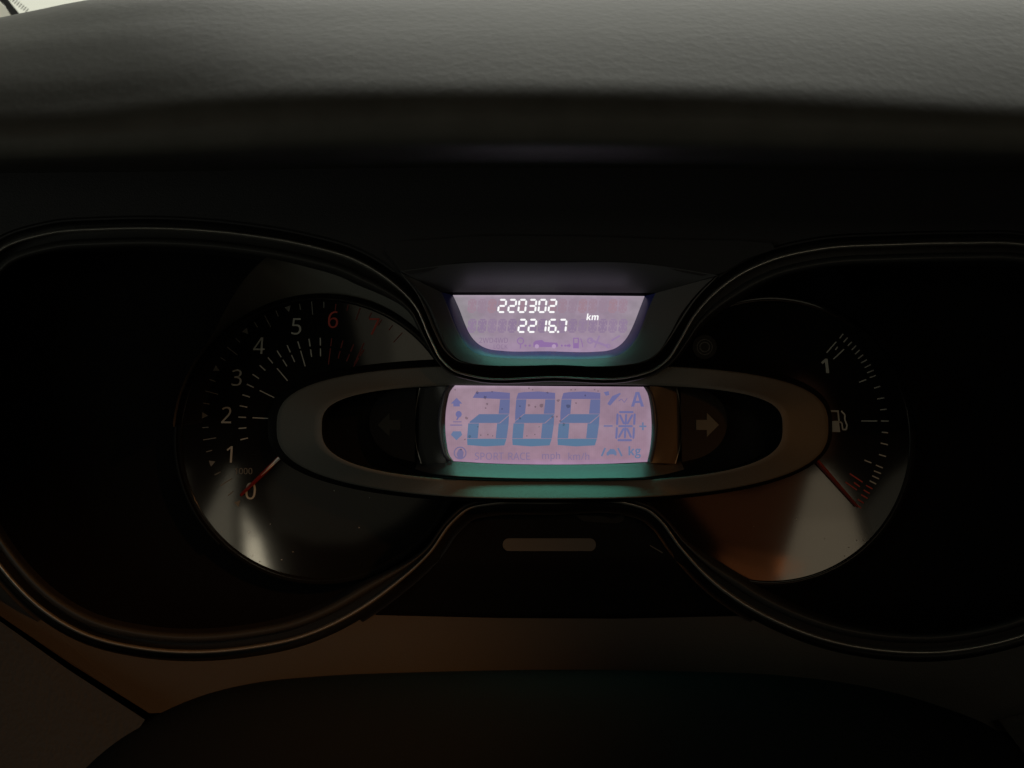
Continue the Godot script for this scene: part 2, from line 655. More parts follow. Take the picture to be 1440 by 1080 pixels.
func binnacle() -> void:
	ridge_points()
	var t := thing("instrument_binnacle", "black butterfly-shaped binnacle with a raised bezel line around both dials", "instrument cluster", Vector3(0.012, -0.095, -0.034))
	part("bezel_ridge", loft(ridge_rings([[3.2, -0.0030], [2.6, -0.0006], [1.8, 0.0005], [0.6, 0.0009], [-0.6, 0.0008], [-1.8, 0.0003], [-2.6, -0.0012], [-3.2, -0.0040]]), true), M.ridge, t)
	part("bezel_groove", loft(ridge_rings([[18.0, -0.0012], [13.0, -0.0016], [11.0, -0.0034], [4.0, -0.0036], [-4.0, -0.0042], [-13.0, -0.0042]]), true), M.bezel, t)
	part("inner_lip", loft(ridge_rings([[-13.0, -0.0042], [-14.5, -0.0022], [-16.5, -0.0008], [-19.5, 0.0], [-22.5, -0.0003], [-25.0, -0.0016], [-26.5, -0.0040]]), true), M.lip, t)
	part("side_wall", loft(ridge_rings([[-26.5, -0.0040], [-28.0, -0.010], [-30.0, -0.020], [-33.0, -0.0330]]), true), M.panel, t)
	part("back_panel", plate(v2([-160, 290, 1700, 290, 1700, 960, -160, 960]), -0.0332, 0.002), M.cavity, t)
	# conical well wall above each dial, running out to nothing on the outer side
	for s in [0, 1]:
		var cc := Vector2(451, 618) if s == 0 else Vector2(1083, 621)
		var fr := []
		for q in [[1.0, -0.0052], [0.94, -0.0070], [0.66, -0.0135], [0.33, -0.0210], [0.0, -0.0290]]:
			var pts := PackedVector2Array()
			for i in 64:
				var deg := lerpf(-175.0, -34.0, i / 63.0)
				var wide := 4.0 + 70.0 * smoothstep(-142.0, -94.0, deg) * smoothstep(-38.0, -94.0, deg)
				var a := deg_to_rad(deg if s == 0 else -180.0 - deg)
				pts.append(cc + Vector2(cos(a), sin(a)) * (205.0 + wide * float(q[0])))
			fr.append(lift(pts, q[1]))
		part("dial_funnel", loft(fr), M.funnel if s == 0 else M.cavity, t)  # left wall is the lit copy, right the shaded one, by colour
	# black strip added to cover the rim's glint, outer left of the rev counter
	var edge := []
	for q in [[203.6, DZ + 0.0012], [206.0, DZ + 0.0012], [208.0, DZ - 0.004]]:
		var pts := PackedVector2Array()
		for i in 40:
			var a := deg_to_rad(lerpf(-226.0, -160.0, i / 39.0))
			pts.append(Vector2(451, 618) + Vector2(cos(a), sin(a)) * float(q[0]))
		edge.append(lift(pts, q[1]))
	part("glint_cover", loft(edge), M.black, t)
	# face above the bezel, up to the hood
	var top := PackedVector2Array()
	var n := ridge_line.size()
	var run := []
	for i in n:
		var p := ridge_line[i] + ridge_out[i] * 13.0
		if ridge_line[i].y < 560.0 and not (ridge_line[i].x > 548.0 and ridge_line[i].x < 1018.0) and ridge_line[i].y < 540.0 or (ridge_line[i].y < 561.0 and (ridge_line[i].x < -60.0 or ridge_line[i].x > 1600.0)):
			run.append(p)
	run.sort_custom(func(a, b): return a.x < b.x)
	top.append(Vector2(-420, 234))
	top.append(Vector2(-420, 560))
	for p in run:
		if p.x < 560.0:
			top.append(p)
	for p in v2([562, 382, 640, 371.5, 770, 369.5, 905, 371.5, 1010, 387]):
		top.append(p)
	for p in run:
		if p.x > 1010.0:
			top.append(p)
	top.append(Vector2(1960, 560))
	top.append(Vector2(1960, 234))
	part("upper_face", plate(top, -0.0014, 0.002), M.panel, t)
	part("visor_cap", plate(spline(v2([540, 352, 620, 336, 770, 332, 920, 336, 1090, 350, 1050, 364, 1012, 385, 905, 370, 770, 368, 640, 370, 562, 380, 552, 366]), 4, true), 0.0012, 0.0025, null, 1.0), M.panel, t)


# ---------------------------------------------------------------- trip display above the waist
var seg_mesh := {}


func seg_shapes(x: float, y: float, w: float, h: float, sl: float, th: float) -> Dictionary:
	# seven bar segments and the extra strokes of a fourteen-segment character, in layout units
	var pt := func(u: float, v: float) -> Vector2: return Vector2(x + u * w + (1.0 - v) * sl, y + v * h)
	var g := 0.06
	var out := {}
	var line := func(a: Vector2, b: Vector2) -> PackedVector2Array:
		var d := (b - a).normalized()
		var nn := Vector2(-d.y, d.x) * th * 0.5
		var e := d * th * 0.45
		return PackedVector2Array([a, a + e + nn, b - e + nn, b, b - e - nn, a + e - nn])
	out.a = line.call(pt.call(g, 0.0), pt.call(1.0 - g, 0.0))
	out.d = line.call(pt.call(g, 1.0), pt.call(1.0 - g, 1.0))
	out.g = line.call(pt.call(g, 0.5), pt.call(1.0 - g, 0.5))
	out.f = line.call(pt.call(0.0, 0.04), pt.call(0.0, 0.47))
	out.e = line.call(pt.call(0.0, 0.53), pt.call(0.0, 0.96))
	out.b = line.call(pt.call(1.0, 0.04), pt.call(1.0, 0.47))
	out.c = line.call(pt.call(1.0, 0.53), pt.call(1.0, 0.96))
	out.h = line.call(pt.call(0.12, 0.08), pt.call(0.42, 0.44))
	out.i = line.call(pt.call(0.5, 0.06), pt.call(0.5, 0.46))
	out.j = line.call(pt.call(0.88, 0.08), pt.call(0.58, 0.44))
	out.k = line.call(pt.call(0.12, 0.92), pt.call(0.42, 0.56))
	out.l = line.call(pt.call(0.5, 0.94), pt.call(0.5, 0.54))
	out.m = line.call(pt.call(0.88, 0.92), pt.call(0.58, 0.56))
	return out


const DIGITS := {"0": "abcdef", "1": "bc", "2": "abged", "3": "abgcd", "6": "afgecd", "7": "abc"}


func screen_texture(w: int, h: int, f: Callable) -> ImageTexture:
	var im := Image.create(w, h, false, Image.FORMAT_RGBA8)
	for j in h:
		for i in w:
			im.set_pixel(i, j, f.call(float(i) / w, float(j) / h))
	return ImageTexture.create_from_image(im)


func screen_material(tex: Texture2D, energy := 1.0) -> StandardMaterial3D:
	var m := StandardMaterial3D.new()
	m.albedo_color = Color(0.08, 0.08, 0.09)
	m.roughness = 0.3
	m.emission_enabled = true
	m.emission = Color.BLACK
	m.emission_texture = tex
	m.emission_energy_multiplier = energy
	m.texture_repeat = false
	m.cull_mode = BaseMaterial3D.CULL_DISABLED
	return m


func rgb8(r: float, g: float, b: float) -> Color:
	return Color(r / 255.0, g / 255.0, b / 255.0)


func trip_display() -> void:
	var zs := -0.0140
	var t := thing("trip_display", "recessed mauve trip screen reading 220302 and 2216.7 km in white", "display", P0(772, 494, zs))
	var nz := FastNoiseLite.new()
	nz.seed = 4
	nz.frequency = 0.03
	var A := resample(spline(v2([637, 415, 645.6, 434, 654, 456, 659.5, 468, 667, 478.5, 676, 486, 688, 491, 702, 493, 770, 494, 840, 494.5, 854, 493.2, 865, 489.8, 874, 483.5, 881, 475.5, 886.5, 466, 892, 454, 899, 436, 906.5, 416.5]), 6), 100)
	var outline := A.duplicate()
	outline.append(Vector2(772, 415))
	var tex := screen_texture(256, 96, func(u, v):
		var c := rgb8(168, 148, 168)
		var side: float = smoothstep(0.16, 0.0, u - v * 0.12) + 0.6 * smoothstep(0.84, 1.0, u + v * 0.1) + 0.35 * exp(-pow((u - 0.42) / 0.2, 2.0)) * (1.0 - v * 0.6)
		c = c.lerp(rgb8(160, 152, 160), clampf(side, 0.0, 1.0))
		c = c.lerp(rgb8(176, 148, 180), 0.7 * smoothstep(0.55, 1.0, v))
		c = c.lerp(rgb8(186, 170, 186), 0.7 * smoothstep(0.05, 0.0, v))
		var k := 1.0 + 0.07 * nz.get_noise_2d(u * 256.0, v * 96.0) + 0.025 * nz.get_noise_2d(u * 800.0, v * 320.0) + 0.012 * sin(u * 800.0)
		return Color(c.r * k, c.g * k, c.b * k))
	part("screen", plate(outline, zs, 0.001), screen_material(tex, 0.82), t)
	var white := glow(255, 255, 255, 1.0)
	var ghost_pink := [glow(152, 128, 144), glow(149, 128, 146), glow(155, 127, 141)]
	var ghost_violet := [glow(142, 122, 150), glow(139, 119, 148), glow(144, 124, 151)]
	var rows := [[421.6, "   220302        "], [449.6, "     22 16.7     "]]
	for r in 2:
		var y: float = rows[r][0]
		var text: String = ["   220302       ", "     22167      "][r]
		for k in 16:
			var x := 658.0 + 14.15 * k
			var ch := text[k] if k < text.length() else " "
			var sh := seg_shapes(x, y, 9.6, 17.2, 1.9, 2.2)
			if r == 1 and k < 1 or x > 886.0 - r * 6.0:
				pass
			if ch == " ":
				var st := newst()
				for s in "abcdefghijklm":
					plate(sh[s], zs + 0.00015, 0.0, st)
				part("unlit_character", finish(st), (ghost_pink if r == 0 else ghost_violet)[k % 3], t)
			else:
				var sg := seg_shapes(x, y, 9.6, 17.2, 1.9, 2.7)
				var digit := part("lit_digit", plate(sg[DIGITS[ch][0]], zs + 0.0004, 0.0), white, t)
				for s in DIGITS[ch].substr(1):
					part("segment", plate(sg[s], zs + 0.0004, 0.0), white, digit)
				var st := newst()
				for s in "abcdefghijklm":
					if not s in DIGITS[ch]:
						plate(sh[s], zs + 0.00015, 0.0, st)
				part("unlit_character", finish(st), (ghost_pink if r == 0 else ghost_violet)[k % 3], t)
	part("decimal_point", plate(disc(Vector2(784.8, 466.6), 1.7, 1.7, 12), zs + 0.0004, 0.0), white, t)
	lettering("km", 833.5, 445.5, 8.6, zs + 0.0004, white, t, "unit_text", 700, 0.15)
	# unlit symbols in the bottom row
	var violet := glow(140, 108, 160)
	var faint := glow(132, 110, 140)
	lettering("2WD4WD", 694, 478.5, 7.0, zs + 0.00015, faint, t, "unlit_text")
	lettering("LOCK", 704, 487.5, 6.0, zs + 0.00015, faint, t, "unlit_text")
	var st := newst()
	ring_into(st, Vector2(732, 479.5), 3.6, 5.0, zs + 0.0002, 0.0)
	plate(bar(Vector2(732, 484), Vector2(732, 490), 1.4), zs + 0.0002, 0.0, st)
	part("unlit_pin_symbol", finish(st), violet, t)
	st = newst()
	plate(v2([750, 488, 750, 482, 753, 479, 762, 478, 766, 481, 783, 482, 785, 485, 784, 488]), zs + 0.0002, 0.0, st)
	part("unlit_car_symbol", finish(st), violet, t)
	st = newst()
	for x in [755.0, 779.0]:
		plate(disc(Vector2(x, 487), 3.0, 3.0, 16), zs + 0.0003, 0.0, st)
	part("unlit_wheel_symbol", finish(st), glow(176, 150, 182), t)
	st = newst()
	for x in [739.0, 745.0, 790.0, 795.0]:
		plate(disc(Vector2(x, 486), 1.5, 1.5, 12), zs + 0.0002, 0.0, st)
	plate(v2([797, 484.6, 800, 484.6, 800, 483, 803, 486, 800, 489, 800, 487.4, 797, 487.4]), zs + 0.0002, 0.0, st)
	part("unlit_route_symbol", finish(st), violet, t)
	st = newst()
	plate(v2([806, 490, 806, 475, 814, 475, 814, 490, 812.5, 490, 812.5, 476.4, 807.4, 476.4, 807.4, 490]), zs + 0.0002, 0.0, st)
	plate(v2([806.2, 489.8, 806.2, 482.5, 813.8, 482.5, 813.8, 489.8]), zs + 0.0002, 0.0, st)
	plate(bar(Vector2(816.5, 476), Vector2(818.5, 482), 1.2), zs + 0.0002, 0.0, st)
	plate(bar(Vector2(818.5, 482), Vector2(819.5, 488), 1.2), zs + 0.0002, 0.0, st)
	part("unlit_pump_symbol", finish(st), violet, t)
	st = newst()
	plate(bar(Vector2(830, 478), Vector2(855, 487), 3.2), zs + 0.0002, 0.0, st)
	ring_into(st, Vector2(830, 479), 2.4, 4.6, zs + 0.0002, 0.0, 16)
	ring_into(st, Vector2(855, 486.5), 1.6, 3.4, zs + 0.0002, 0.0, 16)
	plate(bar(Vector2(836, 489), Vector2(843, 472), 2.2), zs + 0.0002, 0.0, st)
	plate(bar(Vector2(860, 479), Vector2(872, 472), 2.4), zs + 0.0002, 0.0, st)
	part("unlit_spanner_symbol", finish(st), glow(146, 122, 160), t)
	# recessed frame and the bowl round it
	var B := resample(spline(v2([621, 411, 630, 432, 640, 458, 648, 474, 657, 488, 670, 497, 688, 501.5, 704, 503, 770, 504.5, 840, 504, 858, 502.5, 874, 497.5, 886, 488, 896, 474, 903, 458, 911, 436, 922, 412]), 6), 100)
	var C := resample(spline(v2([562, 382, 588, 416, 600, 442, 612, 470, 622, 489, 634, 502, 648, 509.5, 664, 512, 770, 514, 890, 512, 906, 509, 922, 500, 938, 482, 955, 456, 978, 422, 1010, 388]), 6), 100)
	var Bin := PackedVector2Array()
	for i in 100:
		Bin.append(B[i].lerp(A[i], 0.12))
	part("screen_frame", loft([lift(A, zs + 0.0001), lift(A, zs + 0.0009), lift(Bin, -0.0078), lift(B, -0.0074)]), M.blue_lit_frame, t)
	part("bowl_surround", loft([lift(B, -0.0074), lift(lerp_line(B, C, 0.05), -0.0066), lift(lerp_line(B, C, 0.5), -0.0040), lift(lerp_line(B, C, 0.95), -0.0014), lift(C, -0.0012), lift(C, -0.004)]), M.ledge, t)
	var V0 := resample(v2([621, 411, 637, 411, 770, 411, 906, 412, 922, 412]), 60)
	var V1 := resample(spline(v2([562, 381, 600, 376, 640, 371, 770, 369, 905, 371, 950, 377, 1010, 387]), 6), 60)
	part("visor_underside", loft([lift(resample(v2([637, 415, 770, 415, 906.5, 416.5]), 60), zs), lift(resample(v2([637, 411, 770, 411, 906.5, 412]), 60), zs + 0.001)]), M.bezel, t)
	part("visor_underside", loft([lift(V0, zs + 0.001), lift(lerp_line(V0, V1, 0.5), -0.005), lift(lerp_line(V0, V1, 0.96), 0.0012), lift(V1, 0.0016)]), M.ledge, t)


func lerp_line(a: PackedVector2Array, b: PackedVector2Array, f: float) -> PackedVector2Array:
	var r := PackedVector2Array()
	for i in a.size():
		r.append(a[i].lerp(b[i], f))
	return r


func P0(x: float, y: float, z: float) -> Vector3:
	O = Vector3.ZERO
	return P(x, y, z)


# ---------------------------------------------------------------- dials
const DZ := -0.0260


func dial_body(t: Node3D, c: Vector2, r: float) -> void:
	var rows := []
	for q in [[r + 1.6, DZ - 0.0075], [r + 1.4, DZ + 0.0001], [r + 0.6, DZ + 0.0003], [r - 0.4, DZ + 0.0004], [r - 4.0, DZ + 0.00042], [r - 7.0, DZ + 0.0004], [r - 7.8, DZ + 0.00025], [r - 8.4, DZ - 0.0001]]:
		rows.append(lift(disc(c, q[0], q[0], 120), q[1]))
	part("rim", loft(rows, true), M.dial_rim, t)
	part("dial_face", plate(disc(c, r - 2.6, r - 2.6, 120), DZ, 0.004), M.dial, t)


func tick(t: Node3D, a: Vector2, b: Vector2, w: float, m: Material, called := "tick_mark") -> void:
	part(called, plate(bar(a, b, w), DZ + 0.00022, 0.0), m, t)


func tachometer() -> void:
	var c := Vector2(452, 592)
	var t := thing("tachometer", "round black rev counter on the left numbered 0 to 7, needle at zero", "gauge", P0(451, 821, DZ - 0.004))
	dial_body(t, Vector2(451, 618), 203.0)
	var dir := func(v: float) -> Vector2:
		var a := deg_to_rad(-44.5 + 23.6 * v)
		return Vector2(-cos(a), -sin(a))
	for q in 31:
		var v := q * 0.25
		var d: Vector2 = dir.call(v)
		var red := v >= 5.99
		if q % 4 == 0:
			if not red:
				var nn := Vector2(-d.y, d.x)
				part("scale_triangle", plate(PackedVector2Array([c + d * 168.0 + nn * 4.6, c + d * 159.5, c + d * 168.0 - nn * 4.6]), DZ + 0.00022, 0.0), M.print_dim, t)
			else:
				tick(t, c + d * 166.0, c + d * 156.0, 1.6, M.print_red_dim)
		elif q % 4 == 2:
			tick(t, c + d * 168.5, c + d * 150.0, 1.3, M.print_red_dim if red else M.print_dim)
		else:
			tick(t, c + d * 168.0, c + d * 159.0, 1.3, M.print_red_dim if red else M.print_dim)
	for q in range(4, 22):
		var v := q / 3.0
		var d: Vector2 = dir.call(v)
		var red := v > 5.95
		tick(t, c + d * 117.0, c + d * 106.0, 1.7, M.print_red_dim if red else M.print)
		if q % 3 == 0 and v > 1.5:
			tick(t, c + d * (97.0 if v < 4.5 else 103.0), c + d * (74.0 if v < 4.5 else 80.0), 1.6, M.print_red_dim if red else M.print)
		elif v > 4.1:
			tick(t, c + d * 102.0, c + d * 91.0, 1.6, M.print_red_dim if red else M.print)
	tick(t, Vector2(512, 482), Vector2(498, 513), 1.8, M.print_red_dim)
	var nums := [["0", 352.5, 690.5], ["1", 322.5, 639.0], ["2", 318.5, 583.5], ["3", 333.0, 531.0], ["4", 364.5, 486.0], ["5", 417.0, 459.0], ["6", 468.5, 449.5], ["7", 526.0, 459.0]]
	for k in 8:
		lettering(nums[k][0], nums[k][1], nums[k][2], 23.0, DZ + 0.0002, M.print_red if k > 5 else M.print, t, "numeral", 400, 0.06, 0.98)
	lettering("1000", 342.5, 662.5, 8.5, DZ + 0.0002, M.print_dim, t, "multiplier_text")
	dust(t, [380, 737, 396, 787, 412, 776, 312, 748, 365, 790, 355, 782, 520, 700, 505, 742, 470, 690, 350, 748])
	needle(t, Vector2(396, 641), Vector2(338, 697), true)


func dust(t: Node3D, at: Array) -> void:
	var st := newst()
	for i in range(0, at.size(), 2):
		plate(disc(Vector2(at[i], at[i + 1]), rng.randf_range(0.5, 1.1), rng.randf_range(0.4, 0.8), 8), DZ + 0.0003, 0.0, st)
	var o := part("dust_specks", finish(st), mat(0.3, 0.29, 0.26, 0.9, 0.2), t)
	o.set_meta("kind", "stuff")


func needle(t: Node3D, a: Vector2, b: Vector2, pale: bool) -> void:
	var d := (b - a).normalized()
	var n := Vector2(-d.y, d.x)
	var st := newst()
	# a tapered prism with a roof ridge, its root running in under the centre pod
	var z0 := DZ + 0.0030
	var root := a - d * 45.0
	var o := part("needle", wedge(root, b, n, 4.2, 2.0, z0, 0.0014), M.needle_dark if pale else M.needle, t)
	if pale:
		part("needle_highlight", wedge(root, a + d * 40.0, n, 5.2, 0.6, z0 + 0.0004, 0.0012, 0.1), M.needle_pale, o)  # highlight near the hub, put in as a pale wedge


func wedge(a: Vector2, b: Vector2, n: Vector2, wa: float, wb: float, z: float, h: float, drop := 0.3) -> ArrayMesh:
	var st := newst()
	st.set_smooth_group(-1)
	var q := [P(a.x + n.x * wa, a.y + n.y * wa, z - h), P(a.x, a.y, z), P(a.x - n.x * wa, a.y - n.y * wa, z - h), P(b.x + n.x * wb, b.y + n.y * wb, z - h), P(b.x, b.y, z - h * drop), P(b.x - n.x * wb, b.y - n.y * wb, z - h)]
	for f in [[0, 1, 3], [1, 4, 3], [1, 2, 4], [2, 5, 4], [3, 4, 5], [0, 3, 2], [2, 3, 5], [0, 2, 1]]:
		for k in f:
			st.add_vertex(q[k])
	return finish(st)


func fuel_gauge() -> void:
	var t := thing("fuel_gauge", "round black fuel gauge on the right with pump symbol and red needle near empty", "gauge", P0(1083, 825, DZ - 0.004))
	dial_body(t, Vector2(1083, 621), 204.0)
	var w := 1.7
	var outer := [1185.7, 469.4, 1180.6, 476, 1192, 474.6, 1186.5, 481, 1198, 480.6, 1192, 486.4, 1204, 486, 1198, 492, 1209, 492, 1202.6, 498, 1214, 498.7, 1206.5, 504.4, 1219.4, 505.7, 1211, 510.4,
		1224.6, 512.7, 1216, 517, 1228.5, 520.5, 1219.4, 524.4, 1232, 527.8, 1223, 531, 1238, 543, 1229, 546, 1243.6, 559.4, 1233.7, 561, 1247.5, 575.5, 1237.6, 576.2, 1249.8, 592, 1239, 592,
		1249, 608.7, 1240, 607.6, 1248.7, 625.5, 1238.4, 623, 1246, 642, 1236, 639, 1241.5, 658, 1231.6, 654, 1239, 666, 1229, 662, 1236, 673.5, 1226.5, 669, 1232, 680.7, 1223, 676,
		1176, 480.6, 1162.4, 496, 1178, 487.6, 1174.6, 492, 1187, 491, 1172, 505, 1218, 533.7, 1208, 537.6, 1233.7, 592, 1211, 592, 1225.4, 651, 1215.6, 647]
	for i in range(0, outer.size(), 4):
		tick(t, Vector2(outer[i], outer[i + 1]), Vector2(outer[i + 2], outer[i + 3]), w, M.print)
	var red := [1227, 687.5, 1218, 682.5, 1223, 694, 1214.5, 689, 1220, 701, 1211, 695.5, 1214.5, 707.5, 1206, 702, 1211, 714.5, 1202, 708, 1213, 678, 1195, 666, 1209, 684.5, 1201, 678.5, 1205, 689, 1189, 678]
	for i in range(0, red.size(), 4):
		tick(t, Vector2(red[i], red[i + 1]), Vector2(red[i + 2], red[i + 3]), w, M.print_red)
	lettering("1", 1160, 514.5, 20.0, DZ + 0.0002, M.print, t, "numeral", 700, -0.12)
	var z := DZ + 0.00022
	var st := newst()
	plate(v2([1167, 606, 1163.5, 577, 1179.5, 577, 1181, 592, 1178.6, 592, 1177.4, 579.4, 1166.5, 579.4, 1168, 592, 1179.5, 592, 1181.5, 607.5, 1167, 607.5]), z, 0.0, st)
	part("pump_symbol", finish(st), M.print_pump, t)
	st = newst()
	var hose := [Vector2(1183, 578), Vector2(1188, 583), Vector2(1188, 590), Vector2(1191, 598), Vector2(1190, 604), Vector2(1185, 604), Vector2(1184, 595), Vector2(1180.5, 593)]
	for i in hose.size() - 1:
		plate(bar(hose[i], hose[i + 1], 2.2), z, 0.0, st)
	part("pump_hose_symbol", finish(st), M.print_pump, t)
	part("warning_lamp", plate(disc(Vector2(991, 488), 17, 17, 32), z, 0.0), mat(0.02, 0.02, 0.018, 0.45, 0.2), t)
	st = newst()
	ring_into(st, Vector2(991, 488), 6.0, 7.4, z + 0.0001, 0.0)
	ring_into(st, Vector2(991, 488), 10.0, 11.2, z + 0.0001, 0.0)
	part("warning_lamp_symbol", finish(st), mat(0.008, 0.008, 0.008, 0.4), t)
	dust(t, [1188, 782, 1194, 770, 1215, 760, 1160, 758, 1120, 730, 1205, 760, 1060, 740])
	needle(t, Vector2(1152, 652), Vector2(1206, 713), false)


# ---------------------------------------------------------------- oval centre pod
func sup(cx: float, cy: float, a: float, bt: float, bb: float, nt: float, nb: float, n: int) -> PackedVector2Array:
	var r := PackedVector2Array()
	for i in n:
		var t := TAU * i / n
		var c := cos(t)
		var s := sin(t)
		var e := nt if s < 0.0 else nb
		var b := bt if s < 0.0 else bb
		r.append(Vector2(cx + a * signf(c) * pow(absf(c), 2.0 / e), cy + b * signf(s) * pow(absf(s), 2.0 / e)))
	return r


func centre_pod() -> void:
	var t := thing("centre_pod", "grey oval surround between the dials holding the turn arrows", "trim surround", P0(775, 706, -0.03))
	var N := 160
	var out := sup(777, 603, 388, 90, 99, 3.0, 2.5, N)
	var inn := sup(776.5, 603, 324, 62, 74, 3.3, 2.7, N)
	var zo := func(x: float, y: float) -> float:
		var u := (x - 777.0) / 389.0
		var bowl := 1.0 - smoothstep(0.26, 0.55, absf(u))
		return 0.0025 - 0.0175 * u * u + (0.0052 if y > 603.0 else -0.0058) * bowl - 0.004 * (1.0 - bowl)
	var zi := func(x: float, y: float) -> float:
		var u := (x - 777.0) / 389.0
		return 0.0010 - 0.0085 * u * u - (0.0 if y > 603.0 else 0.0058 * (1.0 - smoothstep(0.35, 0.85, absf(u))))
	var rows := []
	var col := sup(773.5, 603, 397, 100, 104, 3.0, 2.5, N)
	for f in [0.0, 0.03, 0.1, 0.3, 0.55, 0.8, 0.95, 1.0]:
		var row := PackedVector3Array()
		for i in N:
			var p := out[i].lerp(inn[i], f)
			var z0: float = zo.call(out[i].x, out[i].y)
			var z1: float = zi.call(inn[i].x, inn[i].y)
			var z := lerpf(z0, z1, f)
			if f < 0.02:
				z -= 0.0012
			elif f > 0.99:
				z -= 0.0006
			row.append(P(p.x, p.y, z))
		rows.append(row)
	part("oval_ring", loft(rows, true), M.pod, t)
	var sk := []
	for q in [[0.0, -0.0012], [1.0, -0.0052], [1.0, -0.028]]:
		var row := PackedVector3Array()
		for i in N:
			var p := out[i].lerp(col[i], q[0])
			row.append(P(p.x, p.y, maxf(-0.0262, zo.call(out[i].x, out[i].y) + q[1])))
		sk.append(row)
	part("collar", loft(sk, true), M.black, t)
	var wl := []
	for q in [[1.0, -0.0006], [0.985, -0.004], [0.97, -0.022]]:
		var row := PackedVector3Array()
		for i in N:
			var p: Vector2 = Vector2(776.5, 603) + (inn[i] - Vector2(776.5, 603)) * q[0]
			row.append(P(p.x, p.y, zi.call(inn[i].x, inn[i].y) + q[1] if q[1] > -0.02 else -0.0235))
		wl.append(row)
	part("inner_wall", loft(wl, true), M.black, t)
	part("recess_floor", plate(sup(776.5, 603, 330, 66, 79, 3.3, 2.7, 64), -0.0232, 0.001), M.black, t)
	# turn arrows on slanted plates either side of the speed display
	for s in [-1, 1]:
		var zp := func(x: float, y: float) -> float: return -0.0125 - 0.00009 * absf(x - 771.0 - s * 186.0)
		var X := func(v: float) -> float: return 771.0 + s * v
		var pl := spline(v2([X.call(186), 546, X.call(215), 548, X.call(240), 562, X.call(252), 596, X.call(243), 622, X.call(222), 640, X.call(188), 650]), 5)
		var ap := part("arrow_plate", plate(pl, zp, 0.006), M.plate if s > 0 else M.plate_shaded, t)
		var cx: float = 771.0 + s * 222.0
		var q := PackedVector2Array()
		for p in v2([-14, -7, 1, -7, 1, -17, 18, 0, 1, 17, 1, 7, -14, 7]):
			q.append(Vector2(cx + s * p.x, 597.5 + p.y))
		var za := func(x: float, y: float) -> float: return zp.call(x, y) + 0.0003
		part("turn_arrow", plate(q, za, 0.0), M.arrow if s > 0 else M.arrow_shaded, ap)
		# barrel-shaped end block of the display housing with its bright edge
		var zb := func(x: float, y: float) -> float: return -0.0060 - 0.00024 * maxf(0.0, absf(x - 771.0) - 150.0)
		var l0 := resample(spline(v2([X.call(142), 543, X.call(149), 568, X.call(151.5), 596, X.call(150), 624, X.call(143), 651]), 6), 24)
		var l1 := resample(spline(v2([X.call(180), 545, X.call(184.5), 568, X.call(187), 596, X.call(185.5), 624, X.call(178), 652]), 6), 24)
		var ms := []
		for f in [0.0, 0.25, 0.5, 0.75, 1.0]:
			ms.append(lift(lerp_line(l0, l1, f), zb))
		ms.append(lift(l1, func(x, y): return zb.call(x, y) - 0.010))
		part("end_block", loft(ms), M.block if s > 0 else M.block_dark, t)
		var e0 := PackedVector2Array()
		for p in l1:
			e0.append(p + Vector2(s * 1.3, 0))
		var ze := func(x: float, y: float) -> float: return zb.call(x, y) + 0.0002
		part("edge_line", loft([lift(l1, ze), lift(e0, ze), lift(e0, func(x, y): return zb.call(x, y) - 0.003)]), M.edge, t)


